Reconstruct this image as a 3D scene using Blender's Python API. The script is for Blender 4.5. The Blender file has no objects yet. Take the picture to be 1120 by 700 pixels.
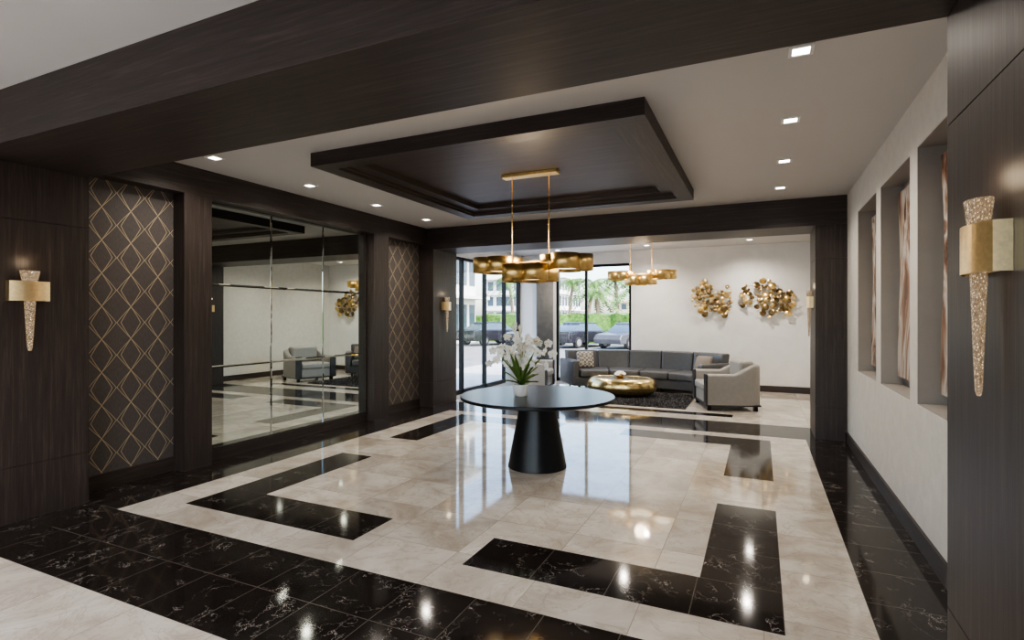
import bpy, bmesh, math, random
from mathutils import Vector, Matrix
random.seed(7)
scene = bpy.context.scene
COL = scene.collection

# ------------------------------------------------------------------ materials
def new_mat(name):
    m = bpy.data.materials.new(name); m.use_nodes = True
    nt = m.node_tree; b = nt.nodes['Principled BSDF']
    return m, nt, b
def N(nt, t, **kw):
    n = nt.nodes.new(t)
    for k, v in kw.items(): setattr(n, k, v)
    return n
def L(nt, a, b): nt.links.new(a, b)
def math_n(nt, op, a, b=None, c=None):
    n = N(nt, 'ShaderNodeMath', operation=op)
    for i, v in enumerate((a, b, c)):
        if v is None: continue
        if isinstance(v, (int, float)): n.inputs[i].default_value = v
        else: L(nt, v, n.inputs[i])
    return n.outputs[0]
def ramp(nt, fac, stops):
    r = N(nt, 'ShaderNodeValToRGB')
    e = r.color_ramp.elements
    while len(e) < len(stops): e.new(0.5)
    for i, (p, c) in enumerate(stops):
        e[i].position = p; e[i].color = (*c, 1) if len(c) == 3 else c
    L(nt, fac, r.inputs[0]); return r.outputs[0]
def noise(nt, vec, scale, detail=4, rough=.5, dist=0):
    n = N(nt, 'ShaderNodeTexNoise')
    n.inputs['Scale'].default_value = scale; n.inputs['Detail'].default_value = detail
    n.inputs['Roughness'].default_value = rough; n.inputs['Distortion'].default_value = dist
    if vec is not None: L(nt, vec, n.inputs['Vector'])
    return n
def objco(nt, scale=(1, 1, 1)):
    tc = N(nt, 'ShaderNodeTexCoord'); mp = N(nt, 'ShaderNodeMapping')
    mp.inputs['Scale'].default_value = scale
    L(nt, tc.outputs['Object'], mp.inputs['Vector']); return mp.outputs[0]
def bump(nt, b, h, strength=.2, dist=.01):
    n = N(nt, 'ShaderNodeBump'); n.inputs['Strength'].default_value = strength
    n.inputs['Distance'].default_value = dist
    L(nt, h, n.inputs['Height']); L(nt, n.outputs[0], b.inputs['Normal'])
def mixc(nt, fac, a, b):
    n = N(nt, 'ShaderNodeMix', data_type='RGBA')
    if isinstance(fac, (int, float)): n.inputs[0].default_value = fac
    else: L(nt, fac, n.inputs[0])
    for i, v in ((6, a), (7, b)):
        if isinstance(v, tuple): n.inputs[i].default_value = (*v, 1)
        else: L(nt, v, n.inputs[i])
    return n.outputs[2]

def simple(name, col, rough=.5, metal=0, var=.12, scale=8, emit=0, bumps=0):
    m, nt, b = new_mat(name)
    nz = noise(nt, objco(nt), scale, 5)
    c0 = tuple(max(0, c*(1-var)) for c in col); c1 = tuple(min(1, c*(1+var)) for c in col)
    L(nt, ramp(nt, nz.outputs[0], [(.3, c0), (.7, c1)]), b.inputs['Base Color'])
    b.inputs['Roughness'].default_value = rough; b.inputs['Metallic'].default_value = metal
    if emit:
        b.inputs['Emission Color'].default_value = (*col, 1); b.inputs['Emission Strength'].default_value = emit
    if bumps: bump(nt, b, nz.outputs[0], bumps)
    return m

def wood(name, axis):
    m, nt, b = new_mat(name)
    sc = {'z': (38, 38, 1.3), 'x': (1.3, 38, 38), 'y': (38, 1.3, 38)}[axis]
    n1 = noise(nt, objco(nt, sc), 1.0, 6, .65, .4)
    sc2 = tuple(s*4 for s in sc)
    n2 = noise(nt, objco(nt, sc2), 1.0, 3, .6)
    f = math_n(nt, 'ADD', math_n(nt, 'MULTIPLY', n1.outputs[0], .6), math_n(nt, 'MULTIPLY', n2.outputs[0], .4))
    L(nt, ramp(nt, f, [(.3, (.018, .0125, .011)), (.52, (.038, .0275, .024)), (.72, (.085, .063, .055))]), b.inputs['Base Color'])
    b.inputs['Roughness'].default_value = .46
    bump(nt, b, f, .25, .004)
    return m
WOODZ = wood('espresso_wood_vertical', 'z'); WOODX = wood('espresso_wood_across', 'x'); WOODY = wood('espresso_wood_along', 'y')

def tile_mat(name, dark):
    m, nt, b = new_mat(name)
    uv = N(nt, 'ShaderNodeUVMap').outputs[0]       # uv in tile units
    fl = N(nt, 'ShaderNodeVectorMath', operation='FLOOR'); L(nt, uv, fl.inputs[0])
    wn = N(nt, 'ShaderNodeTexWhiteNoise', noise_dimensions='3D')
    tc = N(nt, 'ShaderNodeTexCoord')
    L(nt, fl.outputs[0], wn.inputs['Vector'])
    off = N(nt, 'ShaderNodeVectorMath', operation='SCALE'); L(nt, wn.outputs['Color'], off.inputs[0]); off.inputs['Scale'].default_value = 9
    pos = N(nt, 'ShaderNodeVectorMath', operation='ADD'); L(nt, tc.outputs['Object'], pos.inputs[0]); L(nt, off.outputs[0], pos.inputs[1])
    sep = N(nt, 'ShaderNodeSeparateXYZ'); L(nt, uv, sep.inputs[0])
    w = .006 if dark else .004
    def edge(o):
        f = math_n(nt, 'FRACT', o)
        d = math_n(nt, 'ABSOLUTE', math_n(nt, 'SUBTRACT', f, .5))
        return math_n(nt, 'GREATER_THAN', d, .5-w)
    j = math_n(nt, 'MAXIMUM', edge(sep.outputs[0]), edge(sep.outputs[1]))
    if dark:
        dn = noise(nt, pos.outputs[0], 3.0, 6, .62)
        dd = N(nt, 'ShaderNodeVectorMath', operation='SCALE'); L(nt, dn.outputs['Color'], dd.inputs[0]); dd.inputs['Scale'].default_value = 1.0
        p2 = N(nt, 'ShaderNodeVectorMath', operation='ADD'); L(nt, pos.outputs[0], p2.inputs[0]); L(nt, dd.outputs[0], p2.inputs[1])
        vo = N(nt, 'ShaderNodeTexVoronoi', feature='DISTANCE_TO_EDGE'); vo.inputs['Scale'].default_value = 4.2; L(nt, p2.outputs[0], vo.inputs['Vector'])
        vein = ramp(nt, vo.outputs['Distance'], [(0, (1, 1, 1)), (.007, (.35, .35, .35)), (.018, (0, 0, 0))])
        mask = ramp(nt, noise(nt, pos.outputs[0], 6, 3).outputs[0], [(.47, (0, 0, 0)), (.68, (1, 1, 1))])
        vm = N(nt, 'ShaderNodeMix', data_type='RGBA', blend_type='MULTIPLY'); vm.inputs[0].default_value = 1
        L(nt, vein, vm.inputs[6]); L(nt, mask, vm.inputs[7])
        base = ramp(nt, noise(nt, pos.outputs[0], 11, 9, .75).outputs[0], [(.35, (.010, .0075, .0065)), (.60, (.023, .0175, .015)), (.78, (.068, .054, .046))])
        c = mixc(nt, vm.outputs[2], base, (.54, .50, .46))
        c = mixc(nt, j, c, (.095, .085, .075))
    else:
        ns = noise(nt, pos.outputs[0], 1.7, 9, .62, 1.3)
        base = ramp(nt, ns.outputs[0], [(.30, (.44, .375, .305)), (.45, (.565, .50, .425)), (.56, (.655, .60, .525)), (.75, (.74, .695, .63))])
        v2 = noise(nt, pos.outputs[0], 2.0, 6, .6, 2.2)
        vv = math_n(nt, 'ABSOLUTE', math_n(nt, 'SUBTRACT', v2.outputs[0], .5))
        vf = ramp(nt, vv, [(0, (.45, .45, .45)), (.022, (0, 0, 0))])
        c = mixc(nt, vf, base, (.38, .32, .25))
        hsv = N(nt, 'ShaderNodeHueSaturation'); L(nt, c, hsv.inputs['Color'])
        L(nt, math_n(nt, 'ADD', math_n(nt, 'MULTIPLY', wn.outputs['Value'], .24), .84), hsv.inputs['Value'])
        c = mixc(nt, j, hsv.outputs[0], (.35, .30, .25))
    L(nt, c, b.inputs['Base Color'])
    b.inputs['Roughness'].default_value = .05 if not dark else .08
    b.inputs['Specular IOR Level'].default_value = .60 if not dark else .34
    return m
BEIGE = tile_mat('cream_marble_tile', False); DARK = tile_mat('emperador_marble_tile', True)

def plaster(name, col, sc=3, amt=.06, bmp=.1):
    m, nt, b = new_mat(name)
    nz = noise(nt, objco(nt), sc, 8, .65, .6)
    L(nt, ramp(nt, nz.outputs[0], [(.3, tuple(c*(1-amt) for c in col)), (.7, tuple(min(1, c*(1+amt)) for c in col))]), b.inputs['Base Color'])
    b.inputs['Roughness'].default_value = .75
    n2 = noise(nt, objco(nt), 60, 4)
    bump(nt, b, n2.outputs[0], bmp, .004)
    return m
CEIL = plaster('ceiling_paint', (.58, .56, .54), 1, .01, .02)
WALLP = plaster('cream_linen_wall', (.68, .65, .60), 9, .07, .35)
WALLW = plaster('white_plaster_wall', (.78, .775, .76), 2.2, .06, .1)
NICHE = plaster('taupe_niche_paint', (.30, .275, .25), 6, .04, .1)

def wallpaper():
    m, nt, b = new_mat('diamond_wallpaper')
    tc = N(nt, 'ShaderNodeTexCoord'); s = N(nt, 'ShaderNodeSeparateXYZ'); L(nt, tc.outputs['Object'], s.inputs[0])
    y, z = s.outputs[1], s.outputs[2]
    P = .25; H = .60
    v = math_n(nt, 'DIVIDE', y, P)
    zz = math_n(nt, 'DIVIDE', z, H)
    tri = math_n(nt, 'SUBTRACT', math_n(nt, 'MULTIPLY', math_n(nt, 'ABSOLUTE', math_n(nt, 'SUBTRACT', math_n(nt, 'FRACT', zz), .5)), 4), 1)   # -1..1
    sn = math_n(nt, 'SINE', math_n(nt, 'MULTIPLY', tri, math.pi/2))
    sn = math_n(nt, 'ADD', math_n(nt, 'MULTIPLY', sn, .15), math_n(nt, 'MULTIPLY', tri, .85))
    tot = None
    for amp in (.49, -.49, .35, -.35):
        q = math_n(nt, 'ADD', v, math_n(nt, 'MULTIPLY', sn, amp))
        d = math_n(nt, 'ABSOLUTE', math_n(nt, 'SUBTRACT', math_n(nt, 'FRACT', q), .5))
        ln = math_n(nt, 'LESS_THAN', d, .011)
        tot = ln if tot is None else math_n(nt, 'MAXIMUM', tot, ln)
    fab = noise(nt, objco(nt, (200, 200, 25)), 1, 2)
    base = ramp(nt, fab.outputs[0], [(.3, (.070, .060, .057)), (.7, (.112, .098, .093))])
    L(nt, mixc(nt, tot, base, (.56, .45, .30)), b.inputs['Base Color'])
    L(nt, math_n(nt, 'MULTIPLY', tot, .25), b.inputs['Metallic'])
    b.inputs['Roughness'].default_value = .5
    return m
PAPER = wallpaper()

def gold_mat(name, col=(.90, .64, .29), rough=.30, bs=.12, sc=35):
    m, nt, b = new_mat(name)
    nz = noise(nt, objco(nt), sc, 5, .6)
    L(nt, ramp(nt, nz.outputs[0], [(.3, tuple(c*.8 for c in col)), (.7, col)]), b.inputs['Base Color'])
    b.inputs['Metallic'].default_value = 1; b.inputs['Roughness'].default_value = rough
    bump(nt, b, nz.outputs[0], bs, .004)
    return m
GOLD = gold_mat('gold_leaf', (.95, .68, .29), .34); GOLDH = gold_mat('hammered_gold', (.85, .66, .32), .22, .35, 14)
BRASS = gold_mat('pale_brass', (.90, .70, .40), .32, .05, 60)
BRASSD = gold_mat('antique_bronze', (.32, .23, .12), .35, .2, 40)
BLACKM = simple('black_metal', (.015, .015, .016), .35, .6)
TABLEB = simple('black_lacquered_wood', (.009, .009, .0105), .30, 0, .2, 20); TABLEB.node_tree.nodes['Principled BSDF'].inputs['Specular IOR Level'].default_value = .28
MIR, nt, b = new_mat('mirror_glass')
tint = noise(nt, objco(nt), 2, 2); L(nt, ramp(nt, tint.outputs[0], [(0, (.58, .635, .605)), (1, (.61, .665, .635))]), b.inputs['Base Color'])
b.inputs['Metallic'].default_value = 1; b.inputs['Roughness'].default_value = .004
LEATHER = simple('grey_leather', (.080, .080, .083), .34, 0, .08, 14, bumps=.05)
LEATHL = simple('light_taupe_leather', (.30, .28, .255), .42, 0, .05, 14, bumps=.05)
LEATHD = simple('dark_trim_leather', (.035, .032, .032), .4)
CERAM = simple('white_ceramic', (.82, .81, .78), .25, 0, .02)
PETAL = simple('orchid_petal_white', (.90, .89, .84), .6, 0, .04)
YEL = simple('orchid_centre_yellow', (.75, .5, .08), .6)
LEAF = simple('leaf_green', (.10, .18, .035), .45, 0, .35, 10)
STEM = simple('stem_green', (.22, .26, .06), .55)
CURT = simple('grey_curtain', (.22, .215, .21), .85)
LAMP = simple('downlight_lens', (1, .95, .87), .5, 0, 0, emit=8)
LAMPT = simple('downlight_trim', (.85, .84, .82), .5, 0, .01)
DIFF = simple('warm_diffuser', (1, .82, .58), .6, 0, .02, emit=2.2)
RUGM = simple('charcoal_shag', (.035, .032, .032), .95, 0, .6, 30)
CUSH, nt, b = new_mat('geometric_cushion')
ck = N(nt, 'ShaderNodeTexChecker'); ck.inputs['Scale'].default_value = 22; L(nt, objco(nt), ck.inputs['Vector'])
ck.inputs[1].default_value = (.36, .32, .27, 1); ck.inputs[2].default_value = (.12, .11, .10, 1); L(nt, ck.outputs[0], b.inputs['Base Color']); b.inputs['Roughness'].default_value = .9

GLASS = bpy.data.materials.new('window_glass'); GLASS.use_nodes = True; nt = GLASS.node_tree
nt.nodes.remove(nt.nodes['Principled BSDF']); o = nt.nodes['Material Output']
tr = N(nt, 'ShaderNodeBsdfTransparent'); tr.inputs[0].default_value = (.97, .99, .99, 1)
gl = N(nt, 'ShaderNodeBsdfGlossy'); gl.inputs['Roughness'].default_value = .01
lw = N(nt, 'ShaderNodeLayerWeight'); lw.inputs[0].default_value = .5
fc = math_n(nt, 'ADD', math_n(nt, 'MULTIPLY', math_n(nt, 'POWER', lw.outputs['Facing'], 5), .7), .04)
mx = N(nt, 'ShaderNodeMixShader'); L(nt, fc, mx.inputs[0]); L(nt, tr.outputs[0], mx.inputs[1]); L(nt, gl.outputs[0], mx.inputs[2]); L(nt, mx.outputs[0], o.inputs[0])

CRYST, nt, b = new_mat('bubbled_amber_crystal')
vo = N(nt, 'ShaderNodeTexVoronoi'); vo.inputs['Scale'].default_value = 95; L(nt, objco(nt), vo.inputs['Vector'])
cc = ramp(nt, vo.outputs['Distance'], [(0, (1, .97, .90)), (.16, (.90, .76, .55)), (.30, (.15, .105, .06)), (.8, (.05, .035, .022))])
L(nt, ramp(nt, vo.outputs['Distance'], [(0, (1, .98, .94)), (.30, (.58, .48, .36)), (.7, (.36, .28, .20))]), b.inputs['Base Color']); b.inputs['Roughness'].default_value = .05; b.inputs['Transmission Weight'].default_value = .80
L(nt, cc, b.inputs['Emission Color']); b.inputs['Emission Strength'].default_value = .42
bump(nt, b, vo.outputs['Distance'], 1.0, .010)

ART, nt, b = new_mat('agate_artwork')
an = noise(nt, objco(nt, (1, 1.0, .45)), 1.8, 4, .5, 2.5)
af = math_n(nt, 'FRACT', math_n(nt, 'MULTIPLY', an.outputs[0], 3))
L(nt, ramp(nt, af, [(0, (.15, .07, .045)), (.22, (.30, .17, .115)), (.45, (.55, .43, .34)), (.62, (.76, .70, .64)), (.80, (.38, .24, .17)), (1, (.15, .07, .045))]), b.inputs['Base Color']); b.inputs['Roughness'].default_value = .2

# ------------------------------------------------------------------ mesh helpers
def mk(name, verts, faces, mats, fm=None, parent=None, loc=(0, 0, 0), rot=(0, 0, 0), smooth=False, bevel=0, seg=2, sub=0, solid=0):
    me = bpy.data.meshes.new(name); me.from_pydata([tuple(v) for v in verts], [], faces)
    if not isinstance(mats, (list, tuple)): mats = [mats]
    for m in mats: me.materials.append(m)
    if fm:
        for p, i in zip(me.polygons, fm): p.material_index = i
    bm = bmesh.new(); bm.from_mesh(me); bmesh.ops.recalc_face_normals(bm, faces=bm.faces); bm.to_mesh(me); bm.free()
    me.update()
    ob = bpy.data.objects.new(name, me); COL.objects.link(ob)
    if parent: ob.parent = parent
    ob.location = loc; ob.rotation_euler = rot
    if smooth:
        for p in me.polygons: p.use_smooth = True
    if solid:
        s = ob.modifiers.new('solid', 'SOLIDIFY'); s.thickness = solid; s.offset = 0
    if bevel:
        bv = ob.modifiers.new('bevel', 'BEVEL'); bv.width = bevel; bv.segments = seg; bv.limit_method = 'ANGLE'; bv.angle_limit = math.radians(40)
        if seg > 2:
            for p in me.polygons: p.use_smooth = True
            wn = ob.modifiers.new('wn', 'WEIGHTED_NORMAL')
    if sub:
        s = ob.modifiers.new('sub', 'SUBSURF'); s.levels = sub; s.render_levels = sub
    return ob
def bx(b):
    x0, x1, y0, y1, z0, z1 = b
    v = [(x0, y0, z0), (x1, y0, z0), (x1, y1, z0), (x0, y1, z0), (x0, y0, z1), (x1, y0, z1), (x1, y1, z1), (x0, y1, z1)]
    f = [(0, 3, 2, 1), (4, 5, 6, 7), (0, 1, 5, 4), (1, 2, 6, 5), (2, 3, 7, 6), (3, 0, 4, 7)]
    return v, f
def boxes(name, items, mats, parent=None, bevel=0, seg=2, **kw):
    V = []; F = []; M = []
    for it in items:
        b = it[:6]; mi = it[6] if len(it) > 6 else 0
        v, f = bx(b); o = len(V); V += v; F += [tuple(i+o for i in q) for q in f]; M += [mi]*6
    return mk(name, V, F, mats, M, parent, bevel=bevel, seg=seg, **kw)
def empty(name, loc=(0, 0, 0), rotz=0):
    e = bpy.data.objects.new(name, None); e.empty_display_size = .1; COL.objects.link(e)
    e.location = loc; e.rotation_euler = (0, 0, rotz); return e
def lathe(name, prof, mat, parent=None, segs=48, sy=1.0, loc=(0, 0, 0), rot=(0, 0, 0), smooth=True):
    V = []; F = []
    for r, z in prof:
        for i in range(segs):
            a = 2*math.pi*i/segs; V.append((r*math.cos(a), r*math.sin(a)*sy, z))
    n = len(prof)
    for j in range(n-1):
        for i in range(segs):
            k = (i+1) % segs
            F.append((j*segs+i, j*segs+k, (j+1)*segs+k, (j+1)*segs+i))
    F.append(tuple(range(segs))); F.append(tuple((n-1)*segs+i for i in range(segs)))
    ob = mk(name, V, F, mat, None, parent, loc, rot, smooth)
    if smooth:
        es = ob.modifiers.new('es', 'EDGE_SPLIT'); es.split_angle = math.radians(35)
    return ob
def tube(name, pts, rads, mat, parent=None, segs=8):
    V = []; F = []
    pts = [Vector(p) for p in pts]
    if isinstance(rads, (int, float)): rads = [rads]*len(pts)
    for i, p in enumerate(pts):
        t = (pts[min(i+1, len(pts)-1)]-pts[max(i-1, 0)]).normalized()
        a = t.orthogonal().normalized() if i == 0 else (a - t*a.dot(t)).normalized()
        c = t.cross(a)
        for k in range(segs):
            w = 2*math.pi*k/segs; V.append(p+(a*math.cos(w)+c*math.sin(w))*rads[i])
    for i in range(len(pts)-1):
        for k in range(segs):
            q = (k+1) % segs; F.append((i*segs+k, i*segs+q, (i+1)*segs+q, (i+1)*segs+k))
    F.append(tuple(range(segs))); F.append(tuple((len(pts)-1)*segs+k for k in range(segs)))
    return mk(name, V, F, mat, None, parent, smooth=True)

# ------------------------------------------------------------------ room constants
WL, WR = -5.43, .98       # side walls
JL, JR = -5.11, .63       # portal jamb faces
JRN = .66
CZ, BZ = 3.08, 2.72       # ceiling, beam underside
NY0, NY1 = 1.85, 2.62     # near portal
FY0, FY1 = 7.85, 8.63     # far portal
YB = 12.4; YF = -2.2

# floor -------------------------------------------------------------
dark = [(-5.43, .98, 1.78, 2.62, 16, 2), (-5.43, -4.72, 2.62, 7.75, 2, 12), (.52, .98, 2.62, 7.75, 1, 12),
        (-5.43, .98, 7.75, 8.60, 15, 2)]
for sx in (0, 1):
    for sy in (0, 1):
        xs = [(-4.35, -2.57), (-4.35, -3.93)] if sx == 0 else [(-1.70, .11), (-.33, .11)]
        ya = (2.94, 3.39) if sy == 0 else (7.05, 7.50)
        yb = (3.39, 4.80) if sy == 0 else (5.66, 7.05)
        dark.append((*xs[0], *ya, 4, 1)); dark.append((*xs[1], *yb, 1, 3))
dark.append((-4.4, -.4, 9.0, 9.25, 8, 1))
def inside(x, y):
    for d in dark:
        if d[0] < x < d[1] and d[2] < y < d[3]: return True
    return False
xs = sorted({-5.62, 1.3} | {d[0] for d in dark} | {d[1] for d in dark}); ys = sorted({YF, YB+.2} | {d[2] for d in dark} | {d[3] for d in dark})
V = []; F = []; M = []; UV = []
def quad(x0, x1, y0, y1, mi, uv):
    o = len(V); V.extend([(x0, y0, 0), (x1, y0, 0), (x1, y1, 0), (x0, y1, 0)]); F.append((o, o+1, o+2, o+3)); M.append(mi); UV.extend(uv)
T = .61
for i in range(len(xs)-1):
    for j in range(len(ys)-1):
        x0, x1, y0, y1 = xs[i], xs[i+1], ys[j], ys[j+1]
        if not inside((x0+x1)/2, (y0+y1)/2):
            quad(x0, x1, y0, y1, 0, [((x+2.12)/T+.5, (y-5.22)/T+.5) for x, y in ((x0, y0), (x1, y0), (x1, y1), (x0, y1))])
for k, d in enumerate(dark):
    x0, x1, y0, y1, nx, ny = d; o = k*20
    quad(x0, x1, y0, y1, 1, [(o, o), (o+nx, o), (o+nx, o+ny), (o, o+ny)])
me = bpy.data.meshes.new('floor'); me.from_pydata(V, [], F); me.materials.append(BEIGE); me.materials.append(DARK)
uvl = me.uv_layers.new(name='UVMap')
for p, mi in zip(me.polygons, M): p.material_index = mi
for i, c in enumerate(UV): uvl.data[i].uv = c
fl = bpy.data.objects.new('floor', me); COL.objects.link(fl)

# ceiling
boxes('ceiling', [(-5.62, 1.3, YF-.2, YB+.2, CZ, CZ+.2)], [CEIL])

# side walls --------------------------------------------------------
boxes('wall_left', [(-5.62, WL, YF, FY1, 0, CZ), (-5.62, -5.45, FY1, YB, 2.76, CZ)], [WALLW])
NZ0, NZ1 = .95, 2.72; NX = 1.15
niches = [(3.5, 4.55), (4.75, 5.80), (6.0, 7.05)]
it = [(WR, 1.3, YF, 3.5, 0, CZ), (WR, 1.3, 7.05, YB, 0, CZ), (WR, 1.3, 3.5, 7.05, 0, NZ0), (WR, 1.3, 3.5, 7.05, NZ1, CZ),
      (WR, 1.3, 4.55, 4.75, NZ0, NZ1), (WR, 1.3, 5.80, 6.0, NZ0, NZ1)]
e = .004
for a, b_ in niches:
    it.append((NX, 1.3, a, b_, NZ0, NZ1, 1))
    it += [(WR+.003, NX, a, a+e, NZ0, NZ1, 1), (WR+.003, NX, b_-e, b_, NZ0, NZ1, 1), (WR+.003, NX, a, b_, NZ0, NZ0+e, 1), (WR+.003, NX, a, b_, NZ1-e, NZ1, 1)]
boxes('wall_right', it, [WALLP, NICHE])
for a, b_ in niches:
    # curved agate slab picture
    V = []; n = 24; cy = (a+b_)/2
    for x in (NX-.045, NX-.006):
        for s in (-1, 1):
            for i in range(n+1):
                t = i/n; z = NZ0+.08+t*(NZ1-NZ0-.16)
                hw = .465+.045*math.sin(t*6+s)
                V.append((x, cy+s*hw, z))
    F = []
    def idx(xi, si, i): return xi*2*(n+1)+si*(n+1)+i
    for i in range(n):
        F.append((idx(0, 0, i), idx(0, 1, i), idx(0, 1, i+1), idx(0, 0, i+1)))
        F.append((idx(1, 0, i), idx(1, 0, i+1), idx(1, 1, i+1), idx(1, 1, i)))
        F.append((idx(0, 0, i), idx(0, 0, i+1), idx(1, 0, i+1), idx(1, 0, i)))
        F.append((idx(0, 1, i), idx(1, 1, i), idx(1, 1, i+1), idx(0, 1, i+1)))
    F.append((idx(0, 0, 0), idx(1, 0, 0), idx(1, 1, 0), idx(0, 1, 0))); F.append((idx(0, 0, n), idx(0, 1, n), idx(1, 1, n), idx(1, 0, n)))
    mk('wall_art_panel', V, F, ART)

# far wall with window
boxes('wall_back', [(-2.70, 1.3, YB, YB+.2, 0, CZ), (-4.54, -2.70, YB, YB+.2, 2.80, CZ), (-5.62, -4.54, YB, YB+.2, 0, CZ)], [WALLW])
# unseen near wall: storefront glazing added behind the viewer for daylight fill
boxes('wall_front', [(-5.62, -5.35, YF-.2, YF, 0, CZ), (.90, 1.3, YF-.2, YF, 0, CZ), (-5.35, .90, YF-.2, YF, 2.95, CZ)], [WALLW])
it = []
for x in (-5.35, -3.80, -2.25, -.70, .84): it.append((x, x+.06, YF-.14, YF-.06, 0, 2.95))
it += [(-5.35, .90, YF-.14, YF-.06, 2.89, 2.95), (-5.35, .90, YF-.14, YF-.06, 0, .06)]
we = empty('added_fill_window'); boxes('frame', it, [BLACKM], we); mk('glass', [(-5.30, YF-.10, .06), (.85, YF-.10, .06), (.85, YF-.10, 2.89), (-5.30, YF-.10, 2.89)], [(0, 1, 2, 3)], GLASS, parent=we)

# portals -----------------------------------------------------------
tn = [4]
def portal(n, y0, y1, JR):
    boxes('ceiling_beam', [(WL, WR, y0, y1, BZ, CZ)], [WOODX], bevel=.002, seg=1)
    for x0, x1, nm in ((WL, JL, 'l'), (JR, WR, 'r')):
        g = .005
        its = [(x0+.01, x1-.01, y0+.01, y1-.01, 0, BZ-.002)]
        for z0, z1 in ((0, .42), (.42+g, 2.29), (2.29+g, BZ-.002)):
            its.append((x0+.001, x1, y0, y1, z0, z1))
        boxes('trim_%d' % tn[0], its, [WOODZ]); tn[0] += 1
portal(1, NY0, NY1, JRN); portal(2, FY0, FY1, JR)

# left wall dressing ------------------------------------------------
boxes('wall_left_wallpaper', [(WL, WL+.02, NY1, 3.53, .14, 2.8), (WL, WL+.02, 6.80, FY0, .14, 2.8)], [PAPER])
boxes('trim_1', [(WL, -5.24, NY1, FY0, 2.80, CZ)], [WOODY])
boxes('trim_2', [(WL, -5.24, 3.53, 3.83, 0, 2.80)], [WOODZ])
boxes('trim_3', [(WL, -5.24, 6.45, 6.80, 0, 2.80)], [WOODZ])
boxes('baseboard_left', [(WL, WL+.05, NY1, 3.53, 0, .14), (WL, WL+.05, 6.80, FY0, 0, .14), (WL, WL+.03, YF, NY0, 0, .14)], [WOODY])
boxes('baseboard_right', [(WR-.02, WR, NY1, FY0, 0, .13), (WR-.02, WR, FY1, YB-.02, 0, .13), (WR-.02, WR, YF, NY0, 0, .13)], [WOODY])
boxes('baseboard_back', [(-2.70, WR-.02, YB-.02, YB, 0, .13)], [WOODX])
wm = empty('wall_mirror', (WL, 5.14, 0))
M0, M1 = 3.83-5.14, 6.45-5.14
boxes('frame', [(0, .06, M0, M1, 0, .115), (0, .06, M0, M0+.03, .115, 2.8), (0, .06, M1-.03, M1, .115, 2.8), (0, .03, M0+.03, M1-.03, .115, 2.8)], [WOODY], wm)
py = [M0+.03+i*(M1-M0-.06)/3 for i in range(4)]; pz = [.12, 1.01, 1.905, 2.80]
V = []; F = []
for i in range(3):
    for j in range(3):
        g = .002; bv = .012; y0, y1, z0, z1 = py[i]+g, py[i+1]-g, pz[j]+g, pz[j+1]-g
        o = len(V)
        V += [(.040, y0, z0), (.040, y1, z0), (.040, y1, z1), (.040, y0, z1)]
        V += [(.043, y0+bv, z0+bv), (.043, y1-bv, z0+bv), (.043, y1-bv, z1-bv), (.043, y0+bv, z1-bv)]
        F += [(o+4, o+5, o+6, o+7)]+[(o+k, o+(k+1) % 4, o+4+(k+1) % 4, o+4+k) for k in range(4)]
mk('mirror_panes', V, F, MIR, parent=wm)

# coffer -------------------------------------------------------------
cx0, cx1, cy0, cy1 = -3.81, -.73, 3.78, 6.78
def ring(x0, x1, y0, y1, w, z0, z1, mx, my):
    return [(x0, x1, y0, y0+w, z0, z1, mx), (x0, x1, y1-w, y1, z0, z1, mx), (x0, x0+w, y0+w, y1-w, z0, z1, my), (x1-w, x1, y0+w, y1-w, z0, z1, my)]
it = ring(cx0, cx1, cy0, cy1, .17, 2.955, CZ, 0, 1)
it += ring(cx0+.17, cx1-.17, cy0+.17, cy1-.17, .025, 2.985, CZ, 0, 1)
it += ring(cx0+.195, cx1-.195, cy0+.195, cy1-.195, .14, 3.01, CZ, 0, 1)
it.append((cx0+.335, cx1-.335, cy0+.335, cy1-.335, 3.065, CZ, 0))
boxes('ceiling_coffer', it, [WOODX, WOODY])

# downlights ----------------------------------------------------------
def downlight(x, y, power=60, z=CZ):
    e = empty('recessed_downlight', (x, y, z))
    w = .065; v = .045
    boxes('trim', [(-w, w, -w, -v, -.008, 0), (-w, w, v, w, -.008, 0), (-w, -v, -v, v, -.008, 0), (v, w, -v, v, -.008, 0)], [LAMPT], e)
    boxes('lens', [(-v, v, -v, v, -.003, 0)], [LAMP], e)
    l = bpy.data.lights.new('spot', 'SPOT'); l.energy = power; l.spot_size = math.radians(150); l.spot_blend = 1; l.shadow_soft_size = .045; l.color = (1, .91, .79)
    o = bpy.data.objects.new('lamp', l); COL.objects.link(o); o.parent = e; o.location = (0, 0, -.03)
for x in (.21, -4.75):
    for y in (3.5, 4.7, 5.9, 7.1): downlight(x, y, 38)
for x in (-4.2, -2.2, -.2):  # downlights added to brighten the lounge, not known fixtures
    for y in (9.5, 11.6): downlight(x, y, 85)
for x in (-4.2, -2.2, -.2):  # extra unseen downlights behind the camera, added as fill light
    for y in (-1.2, .9): downlight(x, y, 34)

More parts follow.
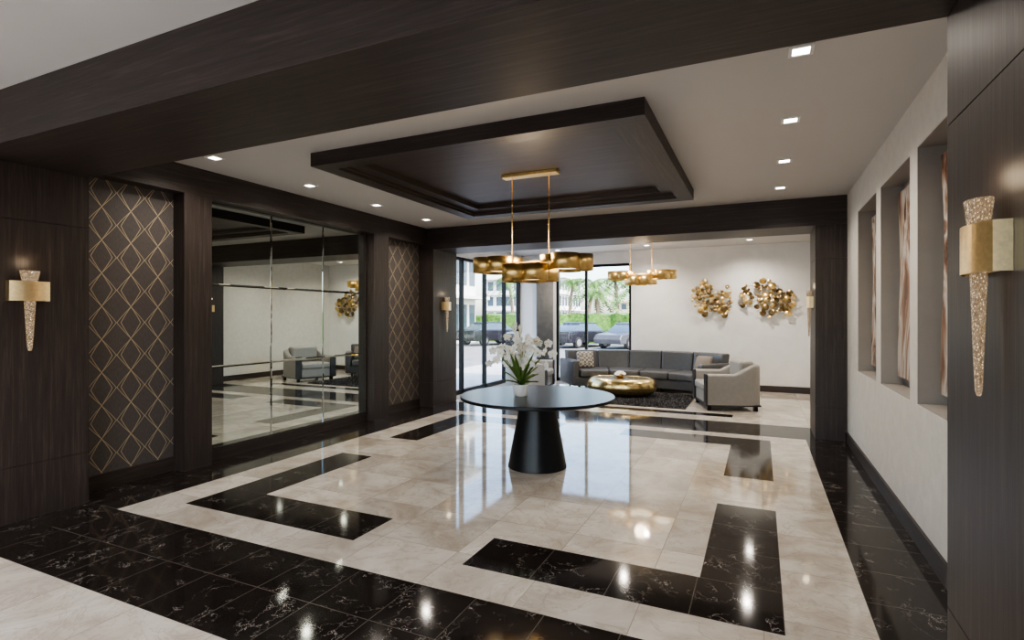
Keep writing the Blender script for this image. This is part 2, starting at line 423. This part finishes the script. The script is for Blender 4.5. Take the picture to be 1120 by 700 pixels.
# sconces --------------------------------------------------------------
def sconce(x, y, rotz, zc=1.75):
    e = empty('torch_wall_sconce', (x, y, zc), rotz)   # +X points away from wall
    boxes('backplate', [(0, .012, -.04, .04, -.07, .07)], [BRASS], e, bevel=.002, seg=1)
    # gold band: shallow bowed box open top and bottom
    V = []; F = []; n = 14; pts = [(0.0, -.125), (.045, -.125)]
    for i in range(1, n): t = i/n; pts.append((.045+.035*math.sin(math.pi*t), -.125+.25*t))
    pts += [(.045, .125), (0.0, .125)]
    for z in (-.075, .075): V += [(p[0], p[1], z) for p in pts]
    m_ = len(pts)
    for i in range(m_-1): F.append((i, i+1, m_+i+1, m_+i))
    mk('band', V, F, BRASS, parent=e, solid=.005, smooth=False)
    prof = [(.010, -.455), (.017, -.44), (.024, -.35), (.033, -.2), (.042, -.05), (.050, .06), (.066, .14), (.069, .155)]
    lathe('crystal', prof, CRYST, e, 20, .95, loc=(.042, 0, 0)).scale = (.5, 1, 1)
    l = bpy.data.lights.new('glow', 'POINT'); l.energy = .3; l.color = (1, .78, .52); l.shadow_soft_size = .04
    o = bpy.data.objects.new('glow', l); COL.objects.link(o); o.parent = e; o.location = (.075, 0, .22)
sconce(JL, 2.20, 0); sconce(JRN, 2.14, math.pi, 1.76); sconce(JL, 8.24, 0); sconce(JR, 8.24, math.pi)

# chandeliers -----------------------------------------------------------
def chandelier(x, y, z, ztop):
    e = empty('ribbon_chandelier', (x, y, z)); H = ztop-z
    boxes('canopy', [(-.31, .31, -.055, .055, H-.035, H)], [GOLD], e, bevel=.004)
    for i, sx in enumerate((-.21, .21)):
        tube('rod_%d' % (i+1), [(sx, 0, H-.03), (sx, 0, .06)], .006, GOLD, e)
        for k in range(9):
            zz = .2+k*(H-.3)/9
            lathe('link_%d_%d' % (i, k), [(.006, 0), (.010, .008), (.006, .016)], GOLD, e, 8, loc=(sx, 0, zz))
    tube('cross_bar', [(-.40, 0, .06), (.40, 0, .06)], .008, GOLD, e)
    for nm, ox, oy, z0, h, R, lob, ph in (('ribbon_left', -.39, .03, -.045, .16, .27, 4, .3), ('ribbon_right', .39, .03, -.045, .16, .27, 4, 1.1), ('ribbon_centre', 0, -.04, -.15, .165, .31, 5, .5)):
        n = 200; V = []; F = []
        for zz in (z0, z0+h):
            for i in range(n):
                a = 2*math.pi*i/n; r = R*(.72+.28*abs(math.sin(a*lob/2+ph))**.8)
                V.append((ox+r*math.cos(a), oy+r*math.sin(a), zz))
        for i in range(n): k = (i+1) % n; F.append((i, k, n+k, n+i))
        mk(nm, V, F, GOLD, parent=e, smooth=True, solid=.006)
        lathe(nm+'_diffuser', [(R*.60, z0+.03), (R*.60, z0+.035), (R*.60, z0+h-.04)], DIFF, e, 32, loc=(ox, oy, 0))
    l = bpy.data.lights.new('glow', 'POINT'); l.energy = 8; l.color = (1, .80, .55); l.shadow_soft_size = .12
    o = bpy.data.objects.new('glow', l); COL.objects.link(o); o.parent = e; o.location = (0, 0, .25)
chandelier(-2.20, 5.23, 2.075, 3.065)
chandelier(-2.10, 10.5, 2.33, CZ)

# centre table -----------------------------------------------------------
TZ = .74
t = empty('round_pedestal_table', (-2.12, 5.23, 0))
lathe('top', [(.77, TZ-.04), (.80, TZ-.03), (.80, TZ-.004), (.796, TZ)], TABLEB, t, 96)
lathe('pedestal', [(.305, 0), (.305, .01), (.30, .03), (.285, .12), (.25, .3), (.215, .48), (.195, .6), (.19, TZ-.04)], TABLEB, t, 64)

# orchid ------------------------------------------------------------------
def petal_fan(V, F, M, c, nrm, up, size, mi=0):
    nrm = nrm.normalized(); s = up.cross(nrm).normalized(); up = nrm.cross(s)
    for k in range(5):
        a = 2*math.pi*k/5+math.pi/2
        w = .36 if k in (0, 2, 3) else .52
        d = s*math.cos(a)+up*math.sin(a); q = nrm.cross(d)
        o = len(V)
        for (l, ww, hh) in ((.05, 0, 0), (.35, w*.8, .10), (.7, w, .12), (.95, w*.5, .04), (1.03, 0, 0), (.95, -w*.5, .04), (.7, -w, .12), (.35, -w*.8, .10)):
            V.append(c+d*l*size+q*ww*size+nrm*(hh*size+.002*k))
        V.append(c+d*.55*size+nrm*(.02*size+.002*k))
        for i in range(8): F.append((o+i, o+(i+1) % 8, o+8)); M.append(mi)
    o = len(V)
    for i in range(6):
        a = i*math.pi/3; V.append(c+(s*math.cos(a)+up*math.sin(a))*size*.16+nrm*size*.12)
    V.append(c+nrm*size*.42-up*size*.1)
    for i in range(6): F.append((o+i, o+(i+1) % 6, o+6)); M.append(1)
def flower_mesh(name, items, parent):
    V = []; F = []; M = []
    for c, n_, s in items: petal_fan(V, F, M, Vector(c), Vector(n_), Vector((0, 0, 1)), s)
    return mk(name, V, F, [PETAL, YEL], M, parent, smooth=True)
def leaf_mesh(name, items, parent, mat=LEAF):
    V = []; F = []
    for base, dirv, ln, w, droop in items:
        base = Vector(base); d = Vector((dirv[0], dirv[1], 0)).normalized(); s = Vector((-d.y, d.x, 0)); o = len(V); n = 8
        for i in range(n+1):
            t_ = i/n; ww = w*math.sin(math.pi*min(1, t_*.92+.08))**.7
            p = base+d*ln*t_+Vector((0, 0, dirv[2]*ln*t_-droop*t_*t_))
            V += [p-s*ww+Vector((0, 0, .012)), p, p+s*ww+Vector((0, 0, .012))]
        for i in range(n):
            a = o+i*3; F += [(a, a+1, a+4, a+3), (a+1, a+2, a+5, a+4)]
    return mk(name, V, F, mat, None, parent, smooth=True, solid=.002)
op = empty('potted_orchid', (-2.25, 5.10, TZ))
lathe('pot', [(.062, 0), (.068, .006), (.078, .06), (.082, .115), (.080, .118), (.072, .116), (.070, .10)], CERAM, op, 40)
lathe('moss', [(.072, .098), (.05, .112), (.01, .118)], LEAF, op, 16)
fl_items = []
stems = [((-.25, -.05), .40), ((-.08, .06), .62), ((.12, -.03), .50), ((.27, .04), .36), ((.02, -.14), .44), ((-.18, .13), .50), ((.18, .13), .46), ((.25, -.10), .26), ((-.26, -.12), .26), ((-.12, -.14), .34), ((.04, .03), .40)]
for k, ((dx, dy), hh) in enumerate(stems):
    pts = []
    for i in range(13):
        t_ = i/12; pts.append(Vector((dx*.25*t_+dx*.95*t_**3, dy*.25*t_+dy*.95*t_**3, .1+hh*math.sin(t_*math.pi*.60)/1.0)))
    tube('stem_%d' % (k+1), pts, .003, STEM, op, 6)
    for i in range(5, 13):
        if i % 2 and k % 3: continue
        p = pts[i]+Vector((random.uniform(-.035, .035), random.uniform(-.035, .035), random.uniform(-.03, .03)))
        nn = Vector((random.uniform(-.9, .9), -1 if random.random() < .7 else .9, random.uniform(-.2, .4)))
        fl_items.append((p, nn, random.uniform(.038, .052)))
flower_mesh('flowers', fl_items, op)
li = []
for k in range(22):
    a = k*2*math.pi/22+.3; li.append(((0, 0, .11), (math.cos(a), math.sin(a), .4+1.6*random.random()), .14+.11*random.random(), .020, .05))
leaf_mesh('leaves', li, op)

# armchairs -----------------------------------------------------------------
def shell(name, path, tops, z0, th, mat, parent, bulge=.0):
    """U-shaped upholstered shell following a plan path, rounded top."""
    n = len(path); V = []; F = []; K = 0
    for i, p in enumerate(path):
        a = Vector(path[max(i-1, 0)]); c = Vector(path[min(i+1, n-1)]); t_ = (c-a).normalized(); nn = Vector((t_.y, -t_.x))
        zt = tops[i]
        sec = [(-th/2, z0), (th/2, z0), (th/2+bulge, (z0+zt)/2)]
        for k in range(7):
            an = math.pi*k/6; sec.append((th/2*math.cos(an), zt-th*.35+th*.35*math.sin(an)))
        sec.append((-th/2, (z0+zt)/2))
        K = len(sec)
        for s, z in sec: V.append((p[0]+nn.x*s, p[1]+nn.y*s, z))
    for i in range(n-1):
        for k in range(K): q = (k+1) % K; F.append((i*K+k, i*K+q, (i+1)*K+q, (i+1)*K+k))
    F.append(tuple(range(K))); F.append(tuple((n-1)*K+k for k in range(K)))
    ob = mk(name, V, F, mat, None, parent, smooth=True)
    es = ob.modifiers.new('es', 'EDGE_SPLIT'); es.split_angle = math.radians(50)
    return ob
def armchair(x, y, rotz):
    e = empty('club_armchair', (x, y, 0), rotz)        # faces +Y locally
    path = [(-.44, .42), (-.44, .2), (-.44, -.02), (-.44, -.12), (-.43, -.2)]
    for i in range(1, 8):
        a = math.pi+ (math.pi/2)*i/8; path.append((-.21+.22*math.cos(a), -.20+.22*math.sin(a)))
    path += [(-.1, -.42), (0, -.425), (.1, -.42)]
    for i in range(1, 8):
        a = -math.pi/2+(math.pi/2)*i/8; path.append((.21+.22*math.cos(a), -.20+.22*math.sin(a)))
    path += [(.43, -.2), (.44, -.12), (.44, -.02), (.44, .2), (.44, .42)]
    tops = []
    for p in path: tops.append(.61+.15*max(0, min(1, (-.02-p[1])/.28)))
    shell('arm_and_back_shell', path, tops, .10, .13, LEATHL, e)
    boxes('arm_front_left', [(-.515, -.365, .42, .455, .08, .61)], [LEATHD], e, bevel=.008, seg=3)
    boxes('arm_front_right', [(.365, .515, .42, .455, .08, .61)], [LEATHD], e, bevel=.008, seg=3)
    boxes('seat_base', [(-.37, .37, -.37, .42, .10, .30)], [LEATHL], e, bevel=.015, seg=3)
    boxes('seat_cushion', [(-.365, .365, -.33, .45, .30, .44)], [LEATHL], e, bevel=.04, seg=4)
    boxes('back_cushion', [(-.34, .34, -.37, -.14, .44, .82)], [LEATHL], e, bevel=.06, seg=4)
    it = [(sx-.03, sx+.03, sy-.03, sy+.03, 0, .10) for sx in (-.42, .42) for sy in (-.36, .38)]
    boxes('legs', it, [BLACKM], e)
    boxes('plinth', [(-.46, .46, -.44, .44, .075, .10)], [LEATHD], e)
    return e
armchair(-.55, 10.05, math.radians(108))
armchair(-4.50, 10.7, math.radians(-80))
def cushion(name, loc, rot, s=.4, mat=CUSH):
    V = []; F = []; n = 10
    for side in (1, -1):
        for i in range(n+1):
            for j in range(n+1):
                u = -1+2*i/n; v = -1+2*j/n
                t_ = (max(0, (1-u*u)*(1-v*v)))**.4*.14*s*2
                V.append((u*s/2, v*s/2, side*t_/2))
    for si in (0, 1):
        o = si*(n+1)**2
        for i in range(n):
            for j in range(n):
                a = o+i*(n+1)+j; F.append((a, a+1, a+n+2, a+n+1))
    ob = mk(name, V, F, mat, loc=loc, rot=rot, smooth=True)
    m = ob.modifiers.new('w', 'WELD'); m.merge_threshold = .0005
    return ob

# sofa ------------------------------------------------------------------------
sf = empty('curved_sectional_sofa', (-2.30, 11.8, 0))
def arc_block(name, r0, r1, a0, a1, z0, z1, mat, parent, n=10, lean=0, bevel=.03):
    V = []; F = []
    for i in range(n+1):
        a = math.radians(a0+(a1-a0)*i/n); sx, cy_ = math.sin(a), math.cos(a)
        for r, z in ((r0, z0), (r1, z0), (r1+lean, z1), (r0+lean, z1)):
            V.append((r*sx, r*cy_-2.5, z))
    for i in range(n):
        for k in range(4): q = (k+1) % 4; F.append((i*4+k, i*4+q, (i+1)*4+q, (i+1)*4+k))
    F.append((0, 1, 2, 3)); F.append((n*4, n*4+1, n*4+2, n*4+3))
    return mk(name, V, F, mat, None, parent, bevel=bevel, seg=4)
A = 37
arc_block('base', 2.02, 2.90, -A, A, .10, .28, LEATHER, sf, 28, bevel=.015)
ns = 4
for i in range(ns):
    a0 = -A+2+i*(2*A-4)/ns; a1 = a0+(2*A-4)/ns
    arc_block('seat_%d' % (i+1), 1.98, 2.68, a0+.15, a1-.15, .28, .44, LEATHER, sf, 8, bevel=.04)
nb = 5
for i in range(nb):
    a0 = -A+i*(2*A)/nb; a1 = a0+(2*A)/nb
    arc_block('back_%d' % (i+1), 2.62, 2.83, a0+.1, a1-.1, .30, .82, LEATHER, sf, 10, lean=.09, bevel=.035)
arc_block('arm_1', 2.03, 2.86, -A-2.6, -A+1.6, .10, .64, LEATHER, sf, 3, bevel=.04)
arc_block('arm_2', 2.03, 2.86, A-1.6, A+2.6, .10, .64, LEATHER, sf, 3, bevel=.04)
for i, a in enumerate((-35, -12, 12, 35)):
    for j, r in enumerate((2.1, 2.8)):
        ar = math.radians(a); lathe('leg_%d_%d' % (i, j), [(.018, 0), (.028, .10)], BLACKM, sf, 12, loc=(r*math.sin(ar), r*math.cos(ar)-2.5, 0))
cushion('throw_pillow', (-3.50, 11.45, .62), (math.radians(68), 0, math.radians(28)), .38)
cushion('throw_pillow', (-1.05, 11.40, .61), (math.radians(65), 0, math.radians(-25)), .36, simple('taupe_cushion', (.20, .17, .145), .9))

# rug ---------------------------------------------------------------------------
V = []; F = []; rx0, rx1, ry0, ry1 = -4.0, -1.15, 9.45, 11.15
rv, rf = bx((rx0, rx1, ry0, ry1, .001, .012)); V += rv; F += rf
for i in range(20000):
    x = random.uniform(rx0, rx1); y = random.uniform(ry0, ry1); a = random.uniform(0, 6.28); h = random.uniform(.018, .04)
    w = .010; o = len(V); lx, ly = random.uniform(-.02, .02), random.uniform(-.02, .02)
    V += [(x-w*math.cos(a), y-w*math.sin(a), .008), (x+w*math.cos(a), y+w*math.sin(a), .008), (x+lx, y+ly, h)]; F.append((o, o+1, o+2))
RUG2 = simple('silver_grey_shag', (.20, .19, .19), .9, 0, .5, 40)
mk('shag_rug', V, F, [RUGM, RUG2], [0]*6+[1 if random.random() < .3 else 0 for _ in range(20000)])

# coffee table --------------------------------------------------------------------
ct = empty('gold_drum_coffee_table', (-2.50, 10.58, .012))
prof = [(.44, 0), (.50, .015), (.61, .07), (.68, .15), (.69, .20), (.67, .27), (.635, .325), (.60, .345), (.575, .35), (.57, .343)]
lathe('body', prof, GOLDH, ct, 80, .72)
fb = empty('flower_bowl', (-2.53, 10.58, .357))
lathe('bowl', [(.05, 0), (.06, .005), (.10, .04), (.11, .06), (.10, .055), (.07, .03)], BRASSD, fb, 28)
its = []
for i in range(22):
    a = random.uniform(0, 6.28); r = .10*math.sqrt(random.random()); its.append(((r*math.cos(a), r*math.sin(a), .07+.06*(1-r/.11)), (math.cos(a)*r*8, -.5+math.sin(a)*r*6, .8), .038))
flower_mesh('flowers', its, fb)

# wall sculptures -----------------------------------------------------------------
def sculpture(x, z, W, H, seed):
    rnd = random.Random(seed); e = empty('gold_disc_wall_sculpture', (x, YB, z))
    V = []; F = []; M = []
    placed = []
    tries = 0
    while len(placed) < 60 and tries < 9000:
        tries += 1
        u = rnd.uniform(-1, 1); v = rnd.uniform(-1, 1)
        if abs(v+.25*u) > .66+.22*math.sin(u*5+seed) or u*u+v*v > 1.1: continue
        r = rnd.choice((.035, .045, .055, .07)); px, pz = u*W/2, v*H/2
        if any(math.hypot(px-q[0], pz-q[1]) < (r+q[2])*.66 for q in placed): continue
        placed.append((px, pz, r)); o = len(V); n = 18; dep = -rnd.uniform(.05, .14)
        nr = Vector((rnd.uniform(-.5, .5), -1, rnd.uniform(-.5, .5))).normalized(); s = Vector((0, 0, 1)).cross(nr).normalized(); up = nr.cross(s)
        c = Vector((px, dep, pz)); mi = rnd.choice((0, 0, 1, 2, 2))
        for k in range(n):
            a = 2*math.pi*k/n; V.append(c+(s*math.cos(a)+up*math.sin(a))*r)
        V.append(c-nr*r*.28)
        for k in range(n): F.append((o+k, o+(k+1) % n, o+n)); M.append(mi)
    mk('discs', V, F, [GOLD, BRASS, BRASSD], M, e, smooth=True, solid=.003)
    its = []
    for i, (px, pz, r) in enumerate(placed):
        its.append((px-.004, px+.004, -.06, 0, pz-.004, pz+.004))
    for i in range(len(placed)-1):
        p, q = placed[i], min(placed[i+1:], key=lambda w: math.hypot(w[0]-placed[i][0], w[1]-placed[i][1]))
        its.append((min(p[0], q[0]), max(p[0], q[0])+.005, -.055, -.048, p[1]-.003, p[1]+.003))
        its.append((q[0]-.003, q[0]+.003, -.055, -.048, min(p[1], q[1]), max(p[1], q[1])+.005))
    boxes('rods', its, [BRASSD], e)
sculpture(-.98, 1.93, .82, .86, 3); sculpture(.13, 1.94, .98, .90, 8)

# windows of the lounge ---------------------------------------------------------------
w1 = empty('window_1', (0, YB+.08, 0))
it = [(x, x+.06, -.04, .04, 0, 2.8) for x in (-4.54, -3.82, -2.76)] + [(-4.54, -2.70, -.04, .04, 2.74, 2.8), (-4.54, -2.70, -.04, .04, 0, .08)]
boxes('frame', it, [BLACKM], w1); mk('glass', [(-4.48, 0, .08), (-2.76, 0, .08), (-2.76, 0, 2.74), (-4.48, 0, 2.74)], [(0, 1, 2, 3)], GLASS, parent=w1)
w2 = empty('window_2', (-5.53, 0, 0))
it = [(-.04, .04, y, y+.07, 0, 2.76) for y in (8.63, 9.50, 10.50, 11.50, 12.32)] + [(-.04, .04, 8.63, YB, 2.70, 2.76), (-.04, .04, 8.63, YB, 0, .09)]
boxes('frame', it, [BLACKM], w2); mk('glass', [(0, 8.7, .09), (0, 12.33, .09), (0, 12.33, 2.70), (0, 8.7, 2.70)], [(0, 1, 2, 3)], GLASS, parent=w2)
V = []; F = []; n = 60
for z in (.03, 2.95):
    for i in range(n+1): V.append((-5.00+.44*i/n, 12.28+.03*math.sin(i*1.25), z))
for i in range(n): F.append((i, i+1, n+2+i, n+1+i))
mk('window_curtain', V, F, CURT, solid=.006, smooth=True)

# exterior -------------------------------------------------------------------------------
ASPH = simple('parking_asphalt', (.20, .20, .20), .9, 0, .15, 2)
PAVE = simple('sidewalk_concrete', (.50, .49, .47), .85, 0, .08, 2)
STUC = simple('white_stucco', (.78, .77, .75), .8, 0, .04, 1); STUY = simple('sand_stucco', (.62, .54, .42), .8, 0, .05, 1)
WIN = simple('building_window', (.06, .09, .12), .15); HED = simple('hedge_leaves', (.09, .20, .03), .8, 0, .6, 6)
GZ = -.16
boxes('exterior_ground', [(-120, 120, -60, 180, GZ-.3, GZ)], [ASPH])
boxes('sidewalk_path', [(-8.6, 3, YB+.2, 17, GZ, GZ+.10), (-9.5, -5.62, 2, YB+.2, GZ, GZ+.10)], [PAVE])
boxes('floor_slab', [(-5.62, 1.3, YF-.2, YB+.2, GZ, -.003)], [PAVE])
def hedge(name, x0, x1, y0, y1, h, nseg=120):
    V = []; F = []; rnd = random.Random(3)
    sec = [(0, 0), (0, h*.5), (0, h), (.5, h), (1, h), (1, h*.5), (1, 0)]
    for i in range(nseg+1):
        x = x0+(x1-x0)*i/nseg
        for s, z in sec: V.append((x+rnd.uniform(-.1, .1), y0+(y1-y0)*s+rnd.uniform(-.14, .14), GZ+z+(rnd.uniform(-.12, .12) if z else 0)))
    K = len(sec)
    for i in range(nseg):
        for k in range(K-1): F.append((i*K+k, i*K+k+1, (i+1)*K+k+1, (i+1)*K+k))
    return mk(name, V, F, HED)
hedge('clipped_hedge', -45, 10, 34, 36, 1.9)
CARM = [simple('car_paint_black', (.02, .02, .025), .15), simple('car_paint_silver', (.45, .46, .48), .2, .5), simple('car_paint_charcoal', (.07, .07, .08), .2)]
TIRE = simple('tire_rubber', (.015, .015, .015), .8)
def car(x, y, rotz, cm):
    e = empty('parked_car', (x, y, GZ), rotz)
    def ext(name, poly, hw, mat):
        n = len(poly); V = []
        for s in (-1, 1):
            for (px, pz, k) in poly: V.append((px, s*hw*k, pz))
        F = [tuple(range(n)), tuple(range(n, 2*n))]+[(i, (i+1) % n, n+(i+1) % n, n+i) for i in range(n)]
        mk(name, V, F, mat, None, e, bevel=.05, seg=3)
    ext('body', [(-2.2, .3, 1), (2.2, .3, 1), (2.28, .55, .97), (2.1, .78, .95), (1.1, .92, .95), (-1.5, .97, .95), (-2.2, .93, .95), (-2.28, .6, .97)], .88, cm)
    ext('cabin_glass', [(1.15, .90, .92), (.45, 1.36, .74), (-.9, 1.38, .74), (-1.75, .95, .92)], .86, WIN)
    ext('roof', [(.50, 1.34, .76), (.40, 1.41, .72), (-.85, 1.43, .72), (-1.0, 1.36, .76)], .86, cm)
    for i, (wx, wy) in enumerate(((-1.4, -.80), (-1.4, .80), (1.4, -.80), (1.4, .80))):
        lathe('wheel_%d' % (i+1), [(.2, -.11), (.31, -.10), (.32, 0), (.31, .10), (.2, .11)], TIRE, e, 24, loc=(wx, wy, .32), rot=(math.pi/2, 0, 0))
        lathe('hub_%d' % (i+1), [(.19, -.115), (.19, .115)], CARM[1], e, 16, loc=(wx, wy, .32), rot=(math.pi/2, 0, 0))
for i, (x, y) in enumerate(((-12.2, 30), (-9.4, 30), (-6.6, 30), (-15.2, 30), (-3.5, 30))):
    car(x, y, math.radians(70 if i % 2 else -110), CARM[(0, 0, 2, 0, 1)[i]])
TRUNK = simple('palm_trunk', (.22, .17, .12), .9, 0, .3, 8); FROND = simple('palm_frond', (.10, .20, .04), .6, 0, .4, 4)
def palm(x, y, h, seed, sc=1):
    rnd = random.Random(seed); e = empty('palm_tree', (x, y, GZ)); bxx, byy = rnd.uniform(-.6, .6), rnd.uniform(-.4, .4)
    pts = [(bxx*(i/8)**2, byy*(i/8)**2, h*i/8) for i in range(9)]
    tube('trunk', pts, [.20-.08*i/8 for i in range(9)], TRUNK, e, 10)
    V = []; F = []; top = Vector(pts[-1])
    for k in range(24):
        a = k*2*math.pi/24+rnd.uniform(-.15, .15); el = rnd.uniform(-.2, 1.1); d = Vector((math.cos(a), math.sin(a), 0)); s = Vector((-d.y, d.x, 0)); ln = rnd.uniform(1.5, 2.0)*sc
        P = [top+d*ln*t_*math.cos(el*.6)+Vector((0, 0, ln*(math.sin(el)*t_-.85*t_*t_))) for t_ in [i/14 for i in range(15)]]
        for i in range(14):
            for sg in (-1, 1):
                ll = .42*math.sin(math.pi*(.12+.83*i/14)); o = len(V)
                V += [P[i], P[i+1]-(P[i+1]-P[i])*.15, (P[i]+P[i+1])/2+s*sg*ll+d*.18-Vector((0, 0, .45*ll))]; F.append((o, o+1, o+2))
    mk('fronds', V, F, FROND, None, e)
for i, (x, y, h) in enumerate(((-19.0, 44, 4.4), (-16.2, 42, 3.6), (-13.6, 45, 4.6), (-11.4, 41, 3.4), (-22, 48, 5.2), (-9.6, 44, 4.0), (-17.6, 52, 5.4), (-12.6, 52, 5.2))): palm(x, y, h, i, 1.15)
def building(name, x0, x1, y0, y1, h, mat, floors, bays):
    its = [(x0, x1, y0, y1, GZ, h, 0), (x0-.4, x1+.4, y0-.4, y1+.4, h, h+.4, 0)]
    fh = h/floors
    for f in range(floors):
        its.append((x0-.2, x1+.2, y0-1.3, y0, f*fh+fh-.25, f*fh+fh-.05, 0)); its.append((x1, x1+1.1, y0, y1, f*fh+fh-.25, f*fh+fh-.05, 0))
        for b_ in range(bays):
            w = (x1-x0)/bays; its.append((x0+b_*w+w*.18, x0+b_*w+w*.82, y0-.05, y0+.02, f*fh+.7, f*fh+fh-.6, 1))
            w = (y1-y0)/bays; its.append((x1-.02, x1+.05, y0+b_*w+w*.18, y0+b_*w+w*.82, f*fh+.7, f*fh+fh-.6, 1))
    boxes(name, its, [mat, WIN])
building('apartment_building', -52, -36, 100, 114, 9.5, STUC, 3, 8)
building('apartment_building', -31, -18, 122, 134, 5.2, STUY, 2, 7)
building('neighbour_building', -40, -18, 22, 33, 9, STUC, 3, 10)
lp = empty('street_lamp', (-11.2, 28, GZ)); tube('pole', [(0, 0, 0), (0, 0, 4.9), (.1, 0, 5.2), (.9, 0, 5.35)], [.07, .05, .045, .04], BLACKM, lp); boxes('lamp_head', [(.8, 1.4, -.12, .12, 5.28, 5.40)], [BLACKM], lp)

# world + sun ---------------------------------------------------------------------------------
w = bpy.data.worlds.new('sky'); scene.world = w; w.use_nodes = True; nt = w.node_tree
sky = N(nt, 'ShaderNodeTexSky'); sky.sky_type = 'NISHITA'; sky.sun_disc = False; sky.sun_elevation = math.radians(48); sky.sun_rotation = math.radians(120)
sky.dust_density = 2.5
bg = nt.nodes['Background']; L(nt, sky.outputs[0], bg.inputs[0]); bg.inputs[1].default_value = .74
sl = bpy.data.lights.new('sun', 'SUN'); sl.energy = 3.6; sl.angle = math.radians(1); sl.color = (1, .95, .88)
so = bpy.data.objects.new('sun', sl); COL.objects.link(so); so.rotation_euler = Vector((-.55, .25, -.85)).to_track_quat('-Z', 'Y').to_euler()

# camera ----------------------------------------------------------------------------------------
cd = bpy.data.cameras.new('camera'); cd.sensor_width = 36; cd.lens = 590/1120*36; cd.shift_y = -3/1120; cd.clip_end = 400; cd.clip_start = .05
cam = bpy.data.objects.new('camera', cd); COL.objects.link(cam); cam.location = (0, 0, 1.55); cam.rotation_euler = (math.radians(90), 0, math.atan(272/590))
scene.camera = cam
scene.view_settings.view_transform = 'AgX'
scene.view_settings.look = 'AgX - Medium High Contrast'
scene.view_settings.exposure = 0.72
